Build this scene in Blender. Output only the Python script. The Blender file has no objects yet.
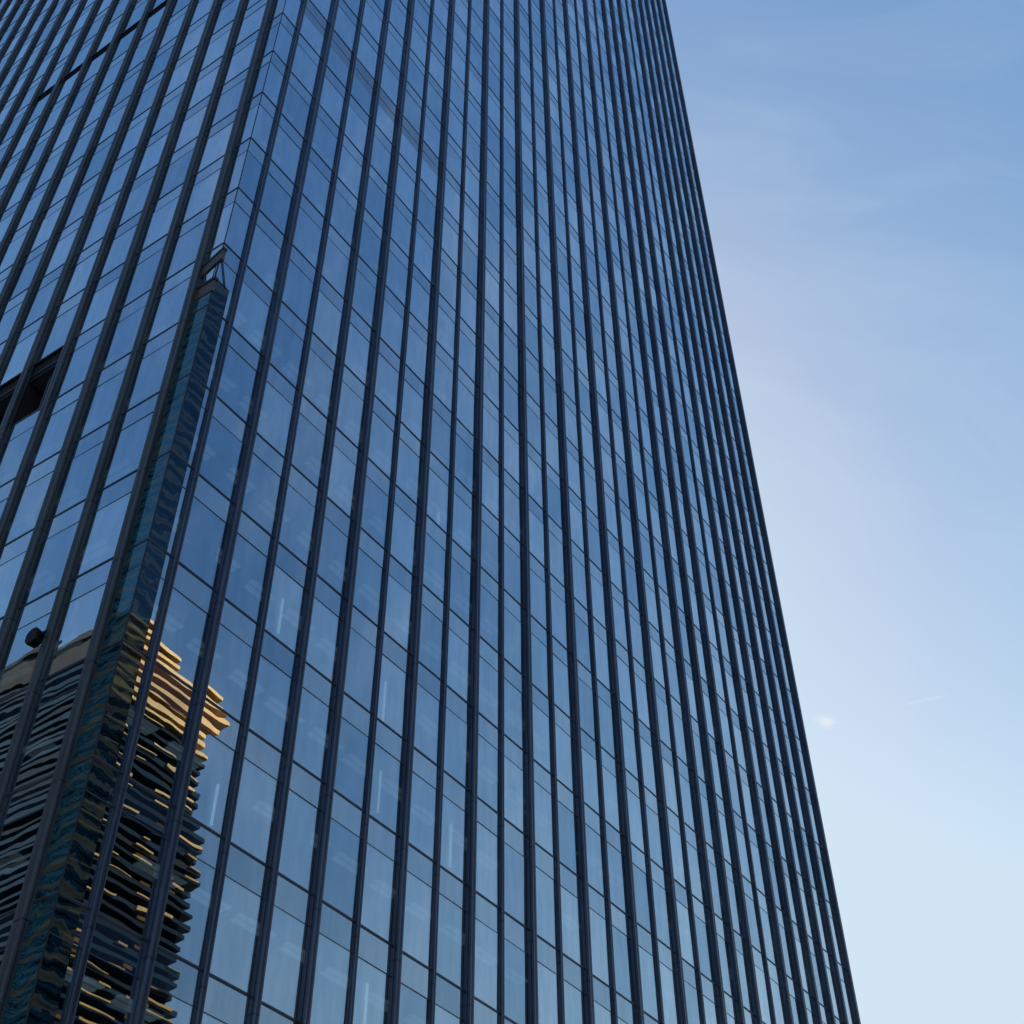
import bpy, math, random
from mathutils import Vector, Matrix
R = math.radians
rng = random.Random(7)
scene = bpy.context.scene
col = scene.collection

# ------------------------------------------------------------------ materials
def new_mat(name):
    m = bpy.data.materials.new(name); m.use_nodes = True
    nt = m.node_tree; nt.nodes.clear()
    return m, nt, nt.nodes, nt.links

def N(nt, typ, **kw):
    n = nt.nodes.new(typ)
    for k, v in kw.items():
        if k in n.inputs.keys(): n.inputs[k].default_value = v
        else: setattr(n, k, v)
    return n

def math_node(nt, op, a, b=None, c=None):
    n = nt.nodes.new('ShaderNodeMath'); n.operation = op
    for i, v in enumerate((a, b, c)):
        if v is None: continue
        if isinstance(v, (int, float)): n.inputs[i].default_value = v
        else: nt.links.new(v, n.inputs[i])
    return n.outputs[0]

def island_random(nt):
    g = nt.nodes.new('ShaderNodeNewGeometry'); o = nt.nodes.new('ShaderNodeObjectInfo')
    s = math_node(nt, 'ADD', g.outputs['Random Per Island'], o.outputs['Random'])
    return math_node(nt, 'FRACT', s), g

def ramp(nt, fac, stops, interp='LINEAR'):
    r = nt.nodes.new('ShaderNodeValToRGB'); cr = r.color_ramp; cr.interpolation = interp
    while len(cr.elements) < len(stops): cr.elements.new(0.5)
    for e, (p, c) in zip(cr.elements, stops):
        e.position = p; e.color = (*c, 1)
    nt.links.new(fac, r.inputs[0])
    return r.outputs[0]

def noise_bump(nt, geo, scale, dist, stretch=(1, 1, 1), detail=1.5):
    mp = nt.nodes.new('ShaderNodeMapping'); mp.inputs['Scale'].default_value = stretch
    nt.links.new(geo.outputs['Position'], mp.inputs[0])
    nz = N(nt, 'ShaderNodeTexNoise', Scale=scale, Detail=detail)
    nt.links.new(mp.outputs[0], nz.inputs['Vector'])
    b = N(nt, 'ShaderNodeBump', Strength=1.0, Distance=dist)
    nt.links.new(nz.outputs[0], b.inputs['Height'])
    return b.outputs[0], nz.outputs[0]

def coated_glass(name, dark, light, base, trans, bump=0.0011, opaque=None, rough=0.0):
    """reflective solar glazing: mirror coating over a clear or backed pane"""
    m, nt, nodes, L = new_mat(name)
    rnd, geo = island_random(nt)
    tint = ramp(nt, rnd, [(0, dark), (0.75, light), (1, light)])
    nb, nz = noise_bump(nt, geo, 0.55, bump, (1, 1, 1.5))
    gl = N(nt, 'ShaderNodeBsdfGlossy', Roughness=rough)
    dz = nodes.new('ShaderNodeMapping'); dz.inputs['Scale'].default_value = (2.2, 2.2, 0.45); L.new(geo.outputs['Position'], dz.inputs[0])
    dn = N(nt, 'ShaderNodeTexNoise', Scale=1.3, Detail=6, Roughness=0.62); L.new(dz.outputs[0], dn.inputs['Vector'])
    soil = ramp(nt, dn.outputs[0], [(0.30, (0.86, 0.88, 0.89)), (0.62, (1, 1, 1))])
    tm = nodes.new('ShaderNodeMix'); tm.data_type = 'RGBA'; tm.blend_type = 'MULTIPLY'; tm.inputs[0].default_value = 1.0
    L.new(tint, tm.inputs[6]); L.new(soil, tm.inputs[7])
    L.new(tm.outputs[2], gl.inputs['Color']); L.new(nb, gl.inputs['Normal'])
    if opaque is None:
        back = N(nt, 'ShaderNodeBsdfTransparent', Color=(*trans, 1))
    else:
        back = N(nt, 'ShaderNodeBsdfDiffuse', Color=(*opaque, 1))
    lw = N(nt, 'ShaderNodeLayerWeight', Blend=0.5)          # 1 - cos(angle of incidence)
    fac = math_node(nt, 'MULTIPLY_ADD', math_node(nt, 'POWER', lw.outputs['Facing'], 1.0), 1 - base, base)
    mx = nodes.new('ShaderNodeMixShader')
    L.new(fac, mx.inputs[0]); L.new(back.outputs[0], mx.inputs[1]); L.new(gl.outputs[0], mx.inputs[2])
    out = nodes.new('ShaderNodeOutputMaterial'); L.new(mx.outputs[0], out.inputs[0])
    return m

def principled(name, c, rough=0.5, metal=0.0, var=0.0, scale=3.0, spec=0.5, bump=0.0, stretch=(1, 1, 1)):
    m, nt, nodes, L = new_mat(name)
    p = N(nt, 'ShaderNodeBsdfPrincipled', Roughness=rough, Metallic=metal)
    p.inputs['Specular IOR Level'].default_value = spec
    p.inputs['Base Color'].default_value = (*c, 1)
    if var > 0 or bump > 0:
        geo = nodes.new('ShaderNodeNewGeometry')
        b, nz = noise_bump(nt, geo, scale, bump if bump > 0 else 0.001, stretch, 4)
        if bump > 0: L.new(b, p.inputs['Normal'])
        if var > 0:
            lo = tuple(v * (1 - var) for v in c); hi = tuple(min(1, v * (1 + var)) for v in c)
            L.new(ramp(nt, nz, [(0.25, lo), (0.75, hi)]), p.inputs['Base Color'])
    out = nodes.new('ShaderNodeOutputMaterial'); L.new(p.outputs[0], out.inputs[0])
    return m

def emission(name, c, s):
    m, nt, nodes, L = new_mat(name)
    e = N(nt, 'ShaderNodeEmission', Color=(*c, 1), Strength=s)
    out = nodes.new('ShaderNodeOutputMaterial'); L.new(e.outputs[0], out.inputs[0])
    return m

FLOOR0, FH = 2.25, 3.735          # level of transom 0, storey height
NFL = 48                          # storeys

def fin_metal(name, c, rough, spec=0.5):
    """powder coated aluminium, with a hairline splice joint at every storey and rain streaks"""
    m, nt, nodes, L = new_mat(name)
    p = N(nt, 'ShaderNodeBsdfPrincipled', Roughness=rough, Metallic=0.25)
    p.inputs['Specular IOR Level'].default_value = spec
    geo = nodes.new('ShaderNodeNewGeometry')
    b, nz = noise_bump(nt, geo, 2.0, 0.001, (3, 3, 0.25), 5)
    base = ramp(nt, nz, [(0.3, tuple(v * .72 for v in c)), (0.7, tuple(v * 1.3 for v in c))])
    sx = nodes.new('ShaderNodeSeparateXYZ'); L.new(geo.outputs['Position'], sx.inputs[0])
    ph = math_node(nt, 'FRACT', math_node(nt, 'DIVIDE', math_node(nt, 'SUBTRACT', sx.outputs[2], FLOOR0 - 0.5), FH))
    joint = math_node(nt, 'LESS_THAN', ph, 0.009)
    mx = nodes.new('ShaderNodeMix'); mx.data_type = 'RGBA'
    L.new(joint, mx.inputs[0]); L.new(base, mx.inputs[6]); mx.inputs[7].default_value = (0.006, 0.006, 0.008, 1)
    L.new(mx.outputs[2], p.inputs['Base Color'])
    out = nodes.new('ShaderNodeOutputMaterial'); L.new(p.outputs[0], out.inputs[0])
    return m

M = {}
M['vision'] = coated_glass('vision_glass', (0.63, 0.74, 0.82), (0.92, 0.97, 1.0), 0.14, (0.57, 0.67, 0.73), 0.0021)
M['spandrel'] = coated_glass('spandrel_glass', (0.62, 0.72, 0.80), (0.87, 0.92, 0.95), 0.17, None, 0.0021, opaque=(0.03, 0.05, 0.08))
M['dark_spandrel'] = coated_glass('dark_spandrel_glass', (0.62, 0.62, 0.64), (0.70, 0.70, 0.72), 0.15, None, 0.0009, opaque=(0.02, 0.03, 0.045))
M['fin'] = fin_metal('fin_metal', (0.056, 0.067, 0.102), 0.30)
M['fin_grey'] = fin_metal('fin_metal_grey', (0.075, 0.078, 0.085), 0.5, 0.4)
M['transom'] = principled('transom_metal', (0.07, 0.072, 0.085), 0.4, 0.3, 0.2, 4)
M['gasket'] = principled('gasket_rubber', (0.015, 0.015, 0.018), 0.7)
M['slab'] = principled('ceiling_board', (0.17, 0.18, 0.19), 0.9, 0, 0.1, 1)
M['core'] = principled('core_wall', (0.14, 0.15, 0.17), 0.9)
M['blind'] = principled('blind_fabric', (0.5, 0.51, 0.52), 0.9)
M['strip'] = emission('strip_light_glow', (0.86, 0.96, 1.0), 0.22)
M['tube'] = emission('tube_light_glow', (0.80, 1.0, 1.0), 0.85)
M['tubecap'] = principled('lamp_cap_plastic', (0.5, 0.5, 0.5), 0.5)
M['black'] = principled('black_plastic', (0.008, 0.008, 0.009), 0.6, 0, 0, 1, 0.2)
M['void'] = principled('open_bay_lining', (0.012, 0.010, 0.013), 0.9, 0, 0.3, 1)
M['bronze'] = principled('bronze_sheet', (0.10, 0.065, 0.035), 0.45, 0.3, 0.5, 5)
M['concrete'] = principled('grey_concrete', (0.20, 0.185, 0.17), 0.85, 0, 0.3, 0.6)
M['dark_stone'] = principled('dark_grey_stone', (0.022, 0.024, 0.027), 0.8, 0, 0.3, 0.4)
M['gold'] = principled('gold_louvre_and_glint', (0.80, 0.45, 0.13), 0.42, 0.25, 0.35, 0.35)
M['dark_wall'] = principled('dark_glazed_wall', (0.010, 0.030, 0.046), 0.2, 0, 0.4, 0.4, 0.5)
M['lamp_warm'] = emission('warm_window_glow', (1.0, 0.52, 0.18), 2.2)
M['asphalt'] = principled('asphalt', (0.05, 0.05, 0.052), 0.9, 0, 0.25, 2, 0.3, 0.004)
M['paving'] = principled('paving_stone', (0.13, 0.135, 0.145), 0.85, 0, 0.2, 1.4)
M['ground'] = principled('city_ground', (0.085, 0.09, 0.095), 0.95, 0, 0.35, 0.05)
M['paint'] = principled('road_paint', (0.75, 0.75, 0.73), 0.7)

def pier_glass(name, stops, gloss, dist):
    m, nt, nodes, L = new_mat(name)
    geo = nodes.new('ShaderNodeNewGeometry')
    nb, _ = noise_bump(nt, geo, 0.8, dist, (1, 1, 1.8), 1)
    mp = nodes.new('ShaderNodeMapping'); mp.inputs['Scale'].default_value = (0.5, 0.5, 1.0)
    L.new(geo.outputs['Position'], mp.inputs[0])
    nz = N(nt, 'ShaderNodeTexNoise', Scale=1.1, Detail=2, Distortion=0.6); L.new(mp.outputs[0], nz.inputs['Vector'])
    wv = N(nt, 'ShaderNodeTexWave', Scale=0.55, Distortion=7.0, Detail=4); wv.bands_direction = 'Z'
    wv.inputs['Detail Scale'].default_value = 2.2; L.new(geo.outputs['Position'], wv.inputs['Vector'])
    c = ramp(nt, math_node(nt, 'MULTIPLY_ADD', wv.outputs['Fac'], .45, math_node(nt, 'MULTIPLY', nz.outputs[0], .6)), stops)  # wavy reflected bands and warm flecks painted into the diffuse colour
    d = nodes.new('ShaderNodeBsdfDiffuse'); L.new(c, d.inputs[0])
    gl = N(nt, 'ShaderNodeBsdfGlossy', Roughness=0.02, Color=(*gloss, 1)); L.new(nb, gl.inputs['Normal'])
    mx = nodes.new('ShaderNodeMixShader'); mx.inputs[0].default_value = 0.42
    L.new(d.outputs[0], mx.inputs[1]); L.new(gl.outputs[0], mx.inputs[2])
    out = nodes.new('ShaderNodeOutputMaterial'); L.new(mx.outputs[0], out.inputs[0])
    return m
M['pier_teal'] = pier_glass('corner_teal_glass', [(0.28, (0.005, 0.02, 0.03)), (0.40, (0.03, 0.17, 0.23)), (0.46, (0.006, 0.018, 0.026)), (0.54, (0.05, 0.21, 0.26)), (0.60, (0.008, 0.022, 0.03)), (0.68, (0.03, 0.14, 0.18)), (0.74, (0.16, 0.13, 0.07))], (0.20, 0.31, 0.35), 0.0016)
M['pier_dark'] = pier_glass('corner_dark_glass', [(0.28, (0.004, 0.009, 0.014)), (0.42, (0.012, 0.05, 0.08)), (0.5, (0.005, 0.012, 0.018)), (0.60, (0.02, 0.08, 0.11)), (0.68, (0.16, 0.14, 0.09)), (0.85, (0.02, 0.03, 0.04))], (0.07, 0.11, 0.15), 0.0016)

def band_mat(name, stops, rough):
    """cladding bands whose colour differs from band to band"""
    m, nt, nodes, L = new_mat(name)
    rnd, geo = island_random(nt)
    p = N(nt, 'ShaderNodeBsdfPrincipled', Roughness=rough)
    L.new(ramp(nt, rnd, stops, 'CONSTANT'), p.inputs['Base Color'])
    out = nodes.new('ShaderNodeOutputMaterial'); L.new(p.outputs[0], out.inputs[0])
    return m
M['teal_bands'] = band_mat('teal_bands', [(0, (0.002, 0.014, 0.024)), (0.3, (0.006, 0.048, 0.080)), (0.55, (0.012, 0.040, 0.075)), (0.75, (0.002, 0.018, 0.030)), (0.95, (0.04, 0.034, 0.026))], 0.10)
M['olive_bands'] = band_mat('olive_bands', [(0, (0.003, 0.014, 0.024)), (0.3, (0.010, 0.012, 0.013)), (0.45, (0.006, 0.038, 0.062)), (0.88, (0.02, 0.018, 0.015))], 0.10)

# ------------------------------------------------------------------ mesh helpers
class MB:
    def __init__(s): s.v = []; s.f = []
    def box(s, x0, x1, y0, y1, z0, z1):
        b = len(s.v)
        s.v += [(x0, y0, z0), (x1, y0, z0), (x1, y1, z0), (x0, y1, z0), (x0, y0, z1), (x1, y0, z1), (x1, y1, z1), (x0, y1, z1)]
        s.f += [tuple(b + i for i in q) for q in ((3, 2, 1, 0), (4, 5, 6, 7), (0, 1, 5, 4), (1, 2, 6, 5), (2, 3, 7, 6), (3, 0, 4, 7))]
        return s
    def hexa(s, pts):
        b = len(s.v); s.v += pts
        s.f += [tuple(b + i for i in q) for q in ((3, 2, 1, 0), (4, 5, 6, 7), (0, 1, 5, 4), (1, 2, 6, 5), (2, 3, 7, 6), (3, 0, 4, 7))]
        return s
    def prism(s, poly, z0, z1):
        b = len(s.v); n = len(poly)
        s.v += [(x, y, z0) for x, y in poly] + [(x, y, z1) for x, y in poly]
        s.f += [tuple(b + i for i in range(n))[::-1], tuple(b + n + i for i in range(n))]
        s.f += [(b + i, b + (i + 1) % n, b + n + (i + 1) % n, b + n + i) for i in range(n)]
        return s
    def tube(s, pts, rad, n=12):
        """round bar through pts; rad one number or one per point"""
        b = len(s.v); k = len(pts)
        for i, p in enumerate(pts):
            p = Vector(p); d = (Vector(pts[min(i + 1, k - 1)]) - Vector(pts[max(i - 1, 0)])).normalized()
            a = d.orthogonal().normalized(); c = d.cross(a); r = rad[i] if isinstance(rad, (list, tuple)) else rad
            for j in range(n):
                t = 2 * math.pi * j / n; q = p + r * (math.cos(t) * a + math.sin(t) * c); s.v.append(tuple(q))
        for i in range(k - 1):
            for j in range(n):
                s.f.append((b + i * n + j, b + i * n + (j + 1) % n, b + (i + 1) * n + (j + 1) % n, b + (i + 1) * n + j))
        s.f.append(tuple(b + j for j in range(n))[::-1]); s.f.append(tuple(b + (k - 1) * n + j for j in range(n)))
        return s
    def build(s, name, mat, parent=None, smooth=False, bevel=0):
        me = bpy.data.meshes.new(name); me.from_pydata(s.v, [], s.f); me.update()
        o = bpy.data.objects.new(name, me); col.objects.link(o)
        me.materials.append(mat)
        if parent: o.parent = parent
        if smooth:
            for p in me.polygons: p.use_smooth = True
        if bevel:
            md = o.modifiers.new('bevel', 'BEVEL'); md.width = bevel; md.segments = 2
        return o

def tag(o, label=None, cat=None, group=None, kind=None):
    if label: o['label'] = label
    if cat: o['category'] = cat
    if group: o['group'] = group
    if kind: o['kind'] = kind
    return o

def empty(name, loc, rz=0):
    o = bpy.data.objects.new(name, None); col.objects.link(o)
    o.location = loc; o.rotation_euler = (0, 0, rz); o.empty_display_size = 0.5
    return o

# ------------------------------------------------------------------ camera
F_PX, PITCH, ROLL = 1347.2, R(44.639), R(-0.378)
cd = bpy.data.cameras.new('camera'); cam = bpy.data.objects.new('camera', cd); col.objects.link(cam)
cd.sensor_fit = 'HORIZONTAL'; cd.sensor_width = 36; cd.lens = 36 * F_PX / 1024
cd.clip_start = 0.1; cd.clip_end = 30000
EYE = Vector((0, 0, 1.6))
fwd = Vector((0, math.cos(PITCH), math.sin(PITCH))); up0 = Vector((0, -math.sin(PITCH), math.cos(PITCH))); r0 = Vector((1, 0, 0))
# the fit turned picture coordinates by ROLL
cR, sR = math.cos(ROLL), math.sin(ROLL)
right = cR * r0 + sR * up0; upv = -sR * r0 + cR * up0
cam.matrix_world = Matrix(((right.x, upv.x, -fwd.x, EYE.x), (right.y, upv.y, -fwd.y, EYE.y), (right.z, upv.z, -fwd.z, EYE.z), (0, 0, 0, 1)))
scene.camera = cam

# ------------------------------------------------------------------ the tower
AZ = R(33.929)                     # bearing along which the right-hand facade runs
ROTZ = math.pi / 2 - AZ            # local x runs along the right facade, local y along the left one
CORNER = Vector((-10.473, 28.113, 0))
tower = tag(empty('glass_tower', CORNER, ROTZ),
            'dark blue glass skyscraper ribbed with tall dark metal fins, filling the picture', 'skyscraper')
def W(x, y, z):                    # tower-local -> world
    return CORNER + Matrix.Rotation(ROTZ, 3, 'Z') @ Vector((x, y, z))
U = lambda n: FLOOR0 + FH * n      # upper (thick) transom
SP = 0.99                          # spandrel height under it
TOP = U(NFL) + 1.4
S0, SW, NR = 1.043, 1.873, 28      # right facade fins
L0, LW, NL = 1.00, 2.33, 21        # left facade fins
XE = S0 + SW * (NR - 1) + 0.12     # end of right facade
YE = L0 + LW * (NL - 1) + 0.14

def fin_profile(t, d):
    """half stepped profile: (along facade, outward)"""
    g = 0.018
    h = [(t * .5, -.04), (t * .5, d * .38), (t * .36, d * .40), (t * .36, d * .52), (t * .5, d * .54), (t * .5, d - .015), (t * .5 - .015, d),
         (t * .17, d), (t * .14, d - g), (t * .06, d - g), (t * .04, d - .004)]
    return h + [(-a, o) for a, o in reversed(h)]

thick_set = {1, 4, 6, 8, 10, 12, 14, 16, 18, 19, 20, 22, 23, 24, 25, 26, 27}
fin_w = {}
for k in range(NR):
    x = S0 + SW * k
    t, d = (0.24, 0.20) if k in thick_set else (0.155, 0.115)
    if k == 2 or k == 0: t, d = 0.19, 0.13
    if k == 3: t, d = 0.22, 0.18
    if k >= 18 and k in thick_set: d = 0.212
    fin_w[('r', k)] = t
    poly = [(x + a, -o) for a, o in fin_profile(t, d)]
    MB().prism(poly[::-1], 0.4, TOP).build('vertical_fin', M['fin'], tower)
for k in range(NL):
    y = L0 + LW * k
    t, d = (0.36, 0.19) if k % 2 == 0 else (0.32, 0.17)
    fin_w[('l', k)] = t
    poly = [(-o, y - a) for a, o in fin_profile(t, d)]
    MB().prism(poly[::-1], 0.4, TOP).build('vertical_fin', M['fin_grey'], tower)

# transoms: one frame per storey running round both facades
OPEN = {(10, 4), (10, 5)}                           # (storey, left bay): bays with the glazing out
VENT = 20                                           # storey with the open slot on the left facade
def frame_pieces(mb, za, zb, o, skip_left=()):
    mb.box(-o, XE, -o, 0.03, za, zb)
    segs = []; y0 = 0.03
    for k in skip_left:
        y1 = L0 + LW * (k - 1); segs.append((y0, y1)); y0 = L0 + LW * k
    segs.append((y0, YE))
    for a, b in segs: mb.box(-o, 0.03, a, b, za, zb)
for n in range(0, NFL + 1):
    m = MB(); frame_pieces(m, U(n) - .024, U(n) + .024, .020)
    frame_pieces(m, U(n) - .062, U(n) - .040, .014)
    m.build('transom', M['transom'], tower)
    m = MB(); frame_pieces(m, U(n) - SP - .014, U(n) - SP + .014, .010, (4, 5) if n == 11 else ())
    m.build('glazing_bar', M['transom'], tower)

# glass panes
def pane_box(face, a0, a1, z0, z1, j=0.0055, th=0.024):
    tu, tv = rng.uniform(-j, j) / max(.3, a1 - a0) * 2, rng.uniform(-j, j) / (z1 - z0) * 2     # each pane sits a hair out of true
    tu = max(-.004, min(.004, tu)); tv = max(-.004, min(.004, tv))
    def q(a, o, z):
        o2 = o + tu * (a - (a0 + a1) / 2) + tv * (z - (z0 + z1) / 2)
        return (a, o2, z) if face == 'r' else (o2, a, z)
    pts = [q(a0, 0, z0), q(a1, 0, z0), q(a1, th, z0), q(a0, th, z0), q(a0, 0, z1), q(a1, 0, z1), q(a1, th, z1), q(a0, th, z1)]
    return pts if face == 'r' else [pts[i] for i in (1, 0, 3, 2, 5, 4, 7, 6)]

PIER_X, PIER_Y, PIER_Z = 0.72, 0.86, 40.35
lists = {'vision': [], 'spandrel': [], 'dark_spandrel': []}
def px_size(face, a, z):
    p = W(a, 0, z) if face == 'r' else W(0, a, z)
    v = p - EYE; dep = v.dot(fwd)
    if dep < 1: return -1
    u, w = v.dot(right) / dep * F_PX, v.dot(upv) / dep * F_PX
    if abs(u) > 530 or abs(w) > 540: return -1
    nrm = W(0, -1, 0) - CORNER if face == 'r' else W(-1, 0, 0) - CORNER
    return -v.normalized().dot(nrm) / v.length_squared
def bays(face):
    n, s0, w = (NR, S0, SW) if face == 'r' else (NL, L0, LW)
    for k in range(n):
        a0 = 0.012 if k == 0 else s0 + w * (k - 1) + fin_w[(face, k - 1)] * .5 - .03
        yield k, a0, s0 + w * k - fin_w[(face, k)] * .5 + .03
for face in 'rl':
    for k, a0, a1 in bays(face):
        for n in range(NFL):
            zv0, zv1, zs1 = U(n) + .0, U(n + 1) - SP, U(n + 1)
            if k == 0 and n < 10:               # beside the corner pier
                if face == 'l': continue
                a0 = PIER_X
            elif k == 0: a0 = 0.012
            if face == 'l' and (n, k) in OPEN: continue
            if k == 0 and n == 10:
                zv0 = 41.18
                if face == 'r': lists['vision'].append((px_size(face, .8, 40), face, k, n, pane_box(face, PIER_X, a1, U(n) + .004, 41.17)))
            for kind, za, zb in (('vision', zv0, zv1), ('spandrel', zv1, zs1)):
                key = kind
                if face == 'l' and n + 1 == VENT and kind == 'spandrel' and 4 <= k <= 9: continue
                if face == 'r' and n == 16 and 1 <= k <= 6:
                    if kind == 'vision': zb -= .75
                    else: za -= .75; key = 'dark_spandrel'
                lists[key].append((px_size(face, (a0 + a1) / 2, (za + zb) / 2), face, k, n, pane_box(face, a0, a1, za + .004, zb - .004)))
for kind, nm in (('vision', 'window_pane'), ('spandrel', 'spandrel_panel'), ('dark_spandrel', 'dark_spandrel_panel')):
    L_ = sorted(lists[kind], key=lambda e: -e[0])
    for e in L_[:100]:
        MB().hexa(e[4]).build(nm, M[kind], tower)
    if L_[100:]:
        mb = MB()
        for e in L_[100:]: mb.hexa(e[4])
        tag(mb.build(nm, M[kind], tower), kind='stuff')

# floors with ceilings, core
for n in range(0, NFL + 1):
    MB().box(.16, XE - .2, .16, YE - .2, U(n) - SP + .03, U(n) - .1).build('floor_slab', M['slab'], tower)
MB().box(9, XE - 9, 9, YE - 9, 0, TOP - .5).build('core', M['core'], tower)
MB().box(-.02, XE, -.02, YE, TOP - .5, TOP - .3).build('roof', M['concrete'], tower)
# rear facades
m = MB(); m.box(XE - .1, XE + .02, .04, YE, 0.2, TOP); m.box(.04, XE - .1, YE - .1, YE + .02, 0.2, TOP)
m.build('rear_wall', M['dark_spandrel'], tower)
MB().box(.02, XE, .02, YE, 0, .4).build('plinth', M['concrete'], tower)

# ceiling strip lights behind the glass
strips = []
for face in 'rl':
    for k, a0, a1 in bays(face):
        if k == 0: continue
        for n in range(1, 22):
            if face == 'l' and (n, k) in OPEN: continue
            if rng.random() < (.15 if n < 12 else .4) + (.35 if face == 'r' and k > 10 else 0): continue
            ln = rng.uniform(1.1, 1.6); c = (a0 + a1) / 2 + rng.uniform(-.1, .1); z = U(n + 1) - SP - .02; dd = rng.uniform(.95, 1.1)
            b = (c - ln / 2, c + ln / 2, dd, dd + .26, z, z + .04) if face == 'r' else (dd, dd + .26, c - ln / 2, c + ln / 2, z, z + .04)
            strips.append((px_size(face, c, z), b))
strips.sort(key=lambda e: -e[0])
def strip_mesh(mb, b):                      # two parallel diffuser lines
    x0, x1, y0, y1, z0, z1 = b
    if x1 - x0 > y1 - y0: mb.box(x0, x1, y0, y0 + .20, z0, z1); mb.box(x0 + .1, x1, y0 + .30, y0 + .50, z0, z1)
    else: mb.box(x0, x0 + .20, y0, y1, z0, z1); mb.box(x0 + .30, x0 + .50, y0 + .1, y1, z0, z1)
    return mb
for s_, b in strips[:100]: strip_mesh(MB(), b).build('strip_light', M['strip'], tower)
mb = MB()
for s_, b in strips[100:]: strip_mesh(mb, b)
tag(mb.build('strip_light', M['strip'], tower), kind='stuff')

# roller blinds part way down behind some panes
TUBE_BAYS = {(3, 7), (6, 7), (6, 6), (9, 6), (6, 4), (8, 13), (6, 12), (8, 10), (3, 5)}
for i in range(46):
    k = rng.randint(1, 16); n = rng.randint(4, 16); h = rng.uniform(.4, 2.3)
    if (k, n) in TUBE_BAYS: continue
    x0 = S0 + SW * (k - 1) + .13; z1 = U(n + 1) - SP - .03
    MB().box(x0, x0 + SW - .26, .30, .32, z1 - h, z1).build('roller_blind', M['blind'], tower)

# corner pier in dark glass
pier = MB().box(-.004, PIER_X, .03, PIER_Y, .4, PIER_Z).build('corner_pier', M['pier_teal'], tower)
MB().box(.0, PIER_X, -.006, .028, .4, 41.16).build('dark_side_panel', M['pier_dark'], pier)
MB().box(-.014, .016, -.014, .016, .4, U(NFL)).build('corner_seal', M['gasket'], tower)
b1 = MB().box(-.03, .10, -.03, PIER_Y, 40.36, 41.0).build('coping', M['bronze'], pier)
MB().box(-.06, .12, -.06, PIER_Y, 41.0, 41.16).build('coping_lip', M['gasket'], pier)
b2 = MB().hexa([(-.05, -.12, 42.2), (.1, -.12, 42.2), (.1, PIER_Y, 41.7), (-.05, PIER_Y, 41.7), (-.05, -.12, 42.75), (.1, -.12, 42.75), (.1, PIER_Y, 42.3), (-.05, PIER_Y, 42.3)]).build('coping', M['bronze'], pier)
MB().hexa([(-.07, -.14, 42.76), (.12, -.14, 42.76), (.12, PIER_Y, 42.31), (-.07, PIER_Y, 42.31), (-.07, -.14, 42.9), (.12, -.14, 42.9), (.12, PIER_Y, 42.45), (-.07, PIER_Y, 42.45)]).build('coping_lip', M['gasket'], pier)
m = MB(); m.tube([(-.03, .12, 41.1), (-.03, .05, 42.3)], .02, 8); m.tube([(-.03, .5, 41.1), (-.03, .62, 41.9)], .02, 8); m.tube([(.5, -.03, 41.05), (.1, -.03, 42.3)], .02, 8)
m.build('brace', M['gasket'], pier)

# open bays on the left facade, storey 10, with a dark lining
for k in (4, 5):
    y0 = L0 + LW * (k - 1) + .14; y1 = L0 + LW * k - .14; z0, z1 = U(10) + .04, U(11) - .05
    m = MB()
    m.box(.9, .95, y0, y1, z0, z1); m.box(.1, .9, y0 - .02, y0, z0, z1); m.box(.1, .9, y1, y1 + .02, z0, z1)
    m.box(.10, .13, y0, y1, z1 - .98, z1); m.box(.032, .158, y0, y1, z1 + .002, z1 + .045)
    ov = m.build('open_bay', M['void'], tower)
    MB().box(.02, .9, y0, y1, z0 - .03, z0).build('sill', M['fin_grey'], ov)
    m = MB().box(.03, .07, y0 + .35, y0 + .40, z0, z1).box(.03, .07, y0, y1, z1 - .75, z1 - .71)
    m.box(.25, .29, y0 + .9, y0 + .95, z0, z1).build('bracket_frame', M['fin'], ov)
# open slot, storey 20
for k in range(4, 10):
    y0 = L0 + LW * (k - 1) + .13; y1 = L0 + LW * k - .13; z0, z1 = U(VENT) - SP + .03, U(VENT) - .08
    m = MB().box(.12, .15, y0, y1, z0, z1)
    for j in range(4): zz = z0 + .12 + j * .2; m.box(.03, .11, y0, y1, zz, zz + .05)
    m.build('vent_louvre', M['void'], tower)

# ------------------------------------------------------------------ small things on and in the facade
box = tag(empty('floodlight', W(-.28, 3.72, 26.25), ROTZ), 'small black box-shaped fitting fixed beside a fin low on the left facade', 'floodlight')
h = MB(); pr = [(.85 * a_, .85 * b_) for a_, b_ in [(-.28, -.24), (-.12, -.36), (.14, -.34), (.30, -.14), (.30, .16), (.12, .32), (-.12, .33), (-.27, .20)]]
h.v = []; 
pts = [(x, z) for x, z in pr]
b0 = MB(); n_ = len(pts)
b0.v = [(-.13, a, c) for a, c in pts] + [(.16, a * .9, c * .9) for a, c in pts]
b0.f = [tuple(range(n_)), tuple(range(2 * n_ - 1, n_ - 1, -1))] + [(i, i + n_, (i + 1) % n_ + n_, (i + 1) % n_) for i in range(n_)]
b0.build('housing', M['black'], box, bevel=.03)
MB().box(-.02, .02, -.50, -.2, -.05, .05).build('bracket', M['black'], box)

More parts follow.
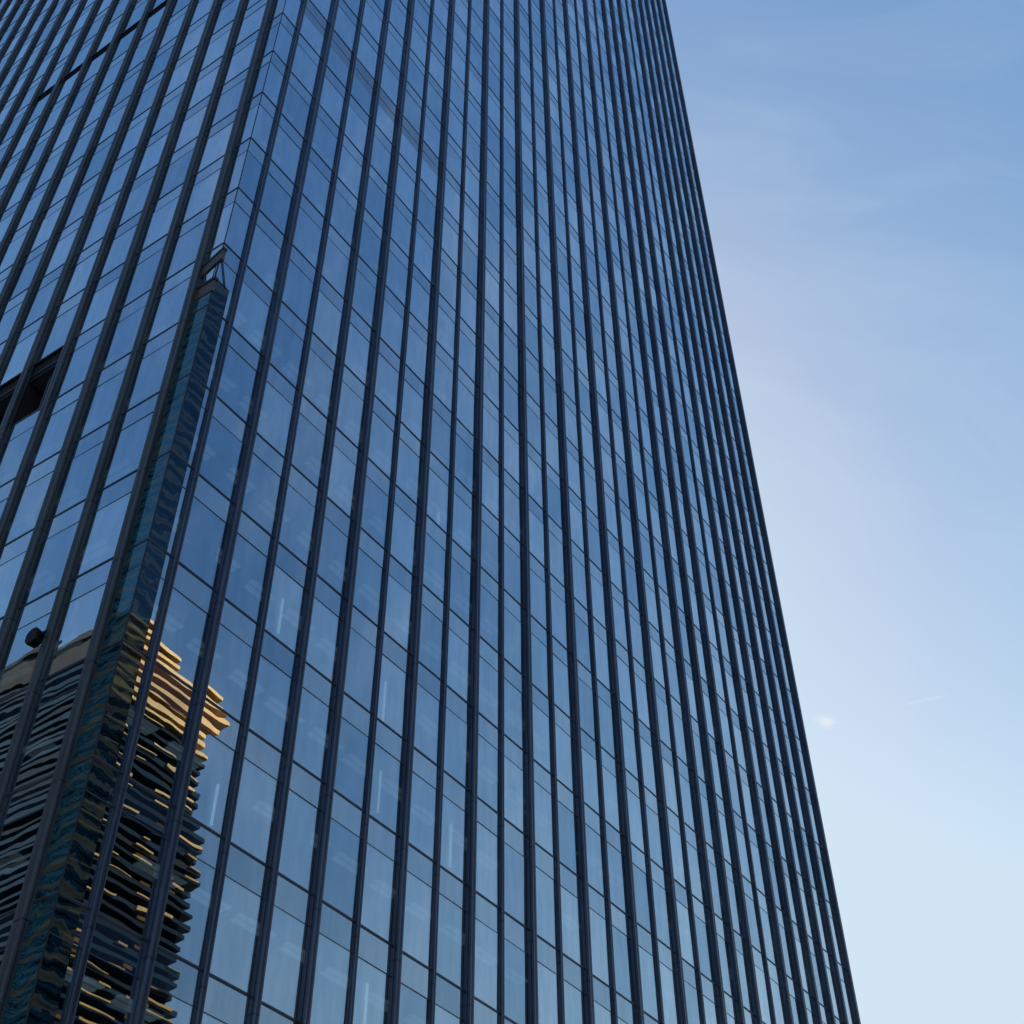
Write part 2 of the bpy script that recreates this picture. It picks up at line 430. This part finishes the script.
tubes = [(6.42, 29.55, 31.15, 'tube lamp in the fourth glass bay from the corner, right of the gold louvres'),
         (11.95, 29.36, 31.57, 'topmost of three tube lamps stacked in one bay in the lower middle of the facade'),
         (12.05, 25.74, 27.55, 'middle of three tube lamps stacked in one bay in the lower middle of the facade'),
         (16.10, 25.69, 27.84, 'rightmost vertical tube lamp behind the glass in the lower part of the facade'),
         (12.17, 18.00, 20.0, 'lowest of three tube lamps stacked in one bay, at the bottom edge of the photo'),
         (14.60, 51.12, 52.37, 'topmost short tube lamp behind the glass, high in the middle of the facade'),
         (10.62, 47.96, 49.31, 'faint short tube lamp high behind glass, left of the topmost one'),
         (14.55, 40.63, 41.81, 'short tube lamp behind glass half way up the facade, beneath the topmost one'),
         (5.0, 21.7, 23.15, 'tube lamp behind the glass just right of the reflected striped building')]
for x, z0, z1, lb in tubes:
    r = tag(empty('tube_lamp', W(x, .9, z0), ROTZ), lb, 'lamp', 'vertical tube lamps behind the glass')
    MB().box(-.26, -.06, .05, .075, .02, z1 - z0 - .02).build('back_plate', M['blind'], r)
    MB().tube([(0, 0, .04), (0, 0, z1 - z0 - .04)], .045, 10).build('tube', M['tube'], r, True)
    for zz in (0, z1 - z0 - .05): MB().tube([(0, 0, zz), (0, 0, zz + .05)], .045, 10).build('end_cap', M['tubecap'], r, True)

# ------------------------------------------------------------------ the neighbours, seen mirrored in the glass
# gold louvred block across the street from the right facade
gb = tag(empty('louvred_block', W(30, -45, 0), ROTZ), 'dark striped office block with gold louvres on its stepped top, mirrored in the right-hand glass', 'building')
def loc(mb, ox, oy): mb.v = [(x - ox, y - oy, z) for x, y, z in mb.v]; return mb
m = MB(); m.box(14, 38.6, -66, -45.9, 0, 69.9); m.box(38.6, 42.9, -66, -45.9, 0, 68.2)
loc(m, 30, -45).build('wall', M['dark_wall'], gb)
mg, mt = MB(), MB(); z = 69.9; i = 0
while z > 2:
    xe = 38.9 if z > 68.6 else 43.4 - (0.55 if (i // 2) % 2 else 0) + rng.uniform(-.15, .1)
    hgt = rng.uniform(.24, .44)
    x0 = 14
    (mg if z > 62.5 else mt).box(x0, xe, -46.2 + rng.uniform(-.1, .1), -45.0 + rng.uniform(-.12, .12), z - hgt, z)  # sunlit top and unlit storeys below put into the colour, gold against teal
    if z < 63 and rng.random() < .7:          # gold strips imitating warm highlights along band edges
        xa = rng.uniform(32, 36)
        while xa < xe - 1:
            xb = min(xe - .2, xa + rng.uniform(.6, 4)); mg.box(xa, xb, -45.0, -44.86, z - rng.uniform(.06, .22), z - .01); xa = xb + rng.uniform(1, 5)
    z -= 0.88; i += 1
loc(mg, 30, -45).build('gold_louvre_and_glint', M['gold'], gb)
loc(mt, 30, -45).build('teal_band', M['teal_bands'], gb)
m = MB()
for q in range(26):
    zz = 69.9 - 0.88 * rng.randint(10, 46) - .66; xx = rng.choice([34.3, 34.9, 39.2, 39.9, 40.6, 41.2]) + rng.uniform(-.3, .3)
    m.box(xx, xx + rng.uniform(.5, 1.1), -45.88, -45.80, zz, zz + .2)
loc(m, 30, -45).build('lit_window', M['lamp_warm'], gb)
# grey parapet block facing the left facade
pb = tag(empty('parapet_block', W(-45, 90, 0), ROTZ), 'dark banded office block under a plain grey parapet, mirrored in the left-hand glass', 'building')
m = MB().box(-75, -45.5, 40, 140, 0, 84.0)
loc(m, -45, 90).build('wall', M['dark_wall'], pb)
m = MB().box(-75, -44.9, 40, 140, 84.0, 86.9)
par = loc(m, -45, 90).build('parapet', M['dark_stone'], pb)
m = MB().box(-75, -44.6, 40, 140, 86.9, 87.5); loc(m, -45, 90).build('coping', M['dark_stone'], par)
m = MB(); z = 83.4
while z > 2:
    m.box(-45.6, -44.9 + rng.uniform(-.2, .2), 40, 140, z - rng.uniform(.28, .5), z); z -= 0.92
loc(m, -45, 90).build('band', M['olive_bands'], pb)

# ------------------------------------------------------------------ ground
def sheet(name, x0, x1, y0, y1, z0, z1, mat, local=True):
    e = MB().box(x0, x1, y0, y1, z0, z1).build(name, M[mat])
    if local: e.location = CORNER; e.rotation_euler = (0, 0, ROTZ)
    return tag(e, kind='structure')
sheet('ground', -9000, 9000, -9000, 9000, -1, -.13, 'ground', False)
sheet('plaza_paving', -32, 75, -28, 75, -.12, -.002, 'paving')
sheet('road', -300, 300, -40, -28.01, -.125, -.115, 'asphalt')
mm = MB()
for k in range(-30, 31): mm.box(k * 9.0, k * 9.0 + 3, -34.1, -33.95, -.111, -.109)
rm = mm.build('road_marking', M['paint']); rm.location = CORNER; rm.rotation_euler = (0, 0, ROTZ); tag(rm, kind='structure')

# ------------------------------------------------------------------ condensation trail, and a glint built as a vapour puff, far off in the sky
def sky_point(x, y, dist):
    return EYE + (right * (x - 512) + upv * (512 - y) + fwd * F_PX).normalized() * dist
m, nt, nodes, L = new_mat('vapour')
tr = nodes.new('ShaderNodeBsdfTransparent'); df = N(nt, 'ShaderNodeBsdfTranslucent', Color=(1, 1, 1, 1)); mx = nodes.new('ShaderNodeMixShader')
mx.inputs[0].default_value = .045
L.new(tr.outputs[0], mx.inputs[1]); L.new(df.outputs[0], mx.inputs[2])
out = nodes.new('ShaderNodeOutputMaterial'); L.new(mx.outputs[0], out.inputs[0]); M['vapour'] = m
a, b = sky_point(899, 706, 6000), sky_point(950, 695, 6400)
pts = [a.lerp(b, t / 10) + Vector((0, 0, 3 * math.sin(t * .31))) for t in range(11)]
ct = MB().tube([tuple(p - a) for p in pts], [1, 5, 9, 11, 12, 12, 11, 9, 7, 4, 1], 12).build('contrail', M['vapour'], None, True)
ct.location = a
tag(ct, 'short faint white condensation trail in the pale sky right of the tower', 'contrail')

m, nt, nodes, L = new_mat('glint_vapour')
tcw = nodes.new('ShaderNodeTexCoord'); le = nodes.new('ShaderNodeVectorMath'); le.operation = 'LENGTH'; L.new(tcw.outputs['Object'], le.inputs[0])
nzw = N(nt, 'ShaderNodeTexNoise', Scale=2.5, Detail=3); L.new(tcw.outputs['Object'], nzw.inputs['Vector'])
fall = math_node(nt, 'MAXIMUM', math_node(nt, 'SUBTRACT', 1.0, math_node(nt, 'ADD', le.outputs['Value'], math_node(nt, 'MULTIPLY', nzw.outputs[0], .7))), 0.0)
den = math_node(nt, 'MULTIPLY', math_node(nt, 'POWER', fall, 2.6), 0.028)
pv = nodes.new('ShaderNodeVolumePrincipled'); pv.inputs['Color'].default_value = (1, .88, .66, 1); pv.inputs['Anisotropy'].default_value = 0.55
L.new(den, pv.inputs['Density'])
out = nodes.new('ShaderNodeOutputMaterial'); L.new(pv.outputs[0], out.inputs['Volume'])
bm_v = MB(); nu, nv = 16, 10
bm_v.v = [(0, 0, -1)] + [(math.cos(2 * math.pi * i / nu) * math.cos(-math.pi / 2 + math.pi * j / nv), math.sin(2 * math.pi * i / nu) * math.cos(-math.pi / 2 + math.pi * j / nv), math.sin(-math.pi / 2 + math.pi * j / nv)) for j in range(1, nv) for i in range(nu)] + [(0, 0, 1)]
bm_v.f = [(0, 1 + (i + 1) % nu, 1 + i) for i in range(nu)] + [(1 + j * nu + i, 1 + j * nu + (i + 1) % nu, 1 + (j + 1) * nu + (i + 1) % nu, 1 + (j + 1) * nu + i) for j in range(nv - 2) for i in range(nu)] + [(len(bm_v.v) - 1, 1 + (nv - 2) * nu + i, 1 + (nv - 2) * nu + (i + 1) % nu) for i in range(nu)]
wi = bm_v.build('glint_puff', m, None, True); wi.location = sky_point(826, 722, 5000); wi.scale = (85, 60, 65)  # added vapour volume, imitates a small warm glint
tag(wi, 'tiny warm white glint built as a vapour puff close beside the right edge of the tower', 'glint')

# ------------------------------------------------------------------ light
SUN_AZ, SUN_EL = R(-2), R(45)
w = bpy.data.worlds.new('World'); scene.world = w; w.use_nodes = True
nt = w.node_tree; bg = nt.nodes['Background']
sky = nt.nodes.new('ShaderNodeTexSky'); sky.sky_type = 'NISHITA'; sky.sun_disc = False
sky.sun_elevation = SUN_EL; sky.sun_rotation = SUN_AZ
sky.air_density = 1.0; sky.dust_density = 0.1; sky.ozone_density = 1.0; sky.altitude = 0
STR = 0.1
bg.inputs[1].default_value = STR
# film-like response of the sky: one gain and one exponent per channel
sep = nt.nodes.new('ShaderNodeSeparateColor'); cmb = nt.nodes.new('ShaderNodeCombineColor'); nt.links.new(sky.outputs[0], sep.inputs[0])
for i, (ref, ex, gain) in enumerate(((10.0, 1.90, 9.8238), (10.0, 1.38, 3.2056), (10.0, 0.82, 1.4227))):
    v = math_node(nt, 'MULTIPLY', math_node(nt, 'POWER', math_node(nt, 'DIVIDE', sep.outputs[i], ref), ex), gain / STR)
    chan = math_node(nt, 'MINIMUM', v, (0.69, 0.785, 0.92)[i] / STR)       # highlights clip as on film
    if i == 0: red = chan
    else: nt.links.new(chan, cmb.inputs[i])
    if i == 1: nt.links.new(math_node(nt, 'MINIMUM', red, math_node(nt, 'MULTIPLY', chan, 0.82)), cmb.inputs[0])
# thin high cirrus
tc = nt.nodes.new('ShaderNodeTexCoord'); mp = nt.nodes.new('ShaderNodeMapping'); mp.inputs['Rotation'].default_value = (0.4, 0.9, 0.6); mp.inputs['Scale'].default_value = (1.2, 4.2, 1.8)
nt.links.new(tc.outputs['Generated'], mp.inputs[0])
cz = N(nt, 'ShaderNodeTexNoise', Scale=3.0, Detail=8, Roughness=0.55, Distortion=0.7); nt.links.new(mp.outputs[0], cz.inputs['Vector'])
cf = ramp(nt, cz.outputs[0], [(0.46, (0, 0, 0)), (0.76, (0.21, 0.21, 0.21))])
cm = nt.nodes.new('ShaderNodeMix'); cm.data_type = 'RGBA'; nt.links.new(cf, cm.inputs[0]); nt.links.new(cmb.outputs[0], cm.inputs[6])
cm.inputs[7].default_value = (0.66 / STR, 0.78 / STR, 0.90 / STR, 1)
nt.links.new(cm.outputs[2], bg.inputs[0])
sl = bpy.data.lights.new('sun', 'SUN'); so = bpy.data.objects.new('sun', sl); col.objects.link(so)
sl.energy = 3.0; sl.angle = R(.5); sl.color = (1, .9, .76)
sd = Vector((math.sin(SUN_AZ) * math.cos(SUN_EL), math.cos(SUN_AZ) * math.cos(SUN_EL), math.sin(SUN_EL)))
so.rotation_euler = sd.to_track_quat('Z', 'Y').to_euler(); so.location = (60, 120, 60)

vs = scene.view_settings
vs.view_transform = 'Standard'; vs.look = 'None'; vs.exposure = 0; vs.gamma = 1; vs.use_curve_mapping = False
scene.cycles.max_bounces = 10; scene.cycles.transparent_max_bounces = 12; scene.cycles.glossy_bounces = 5
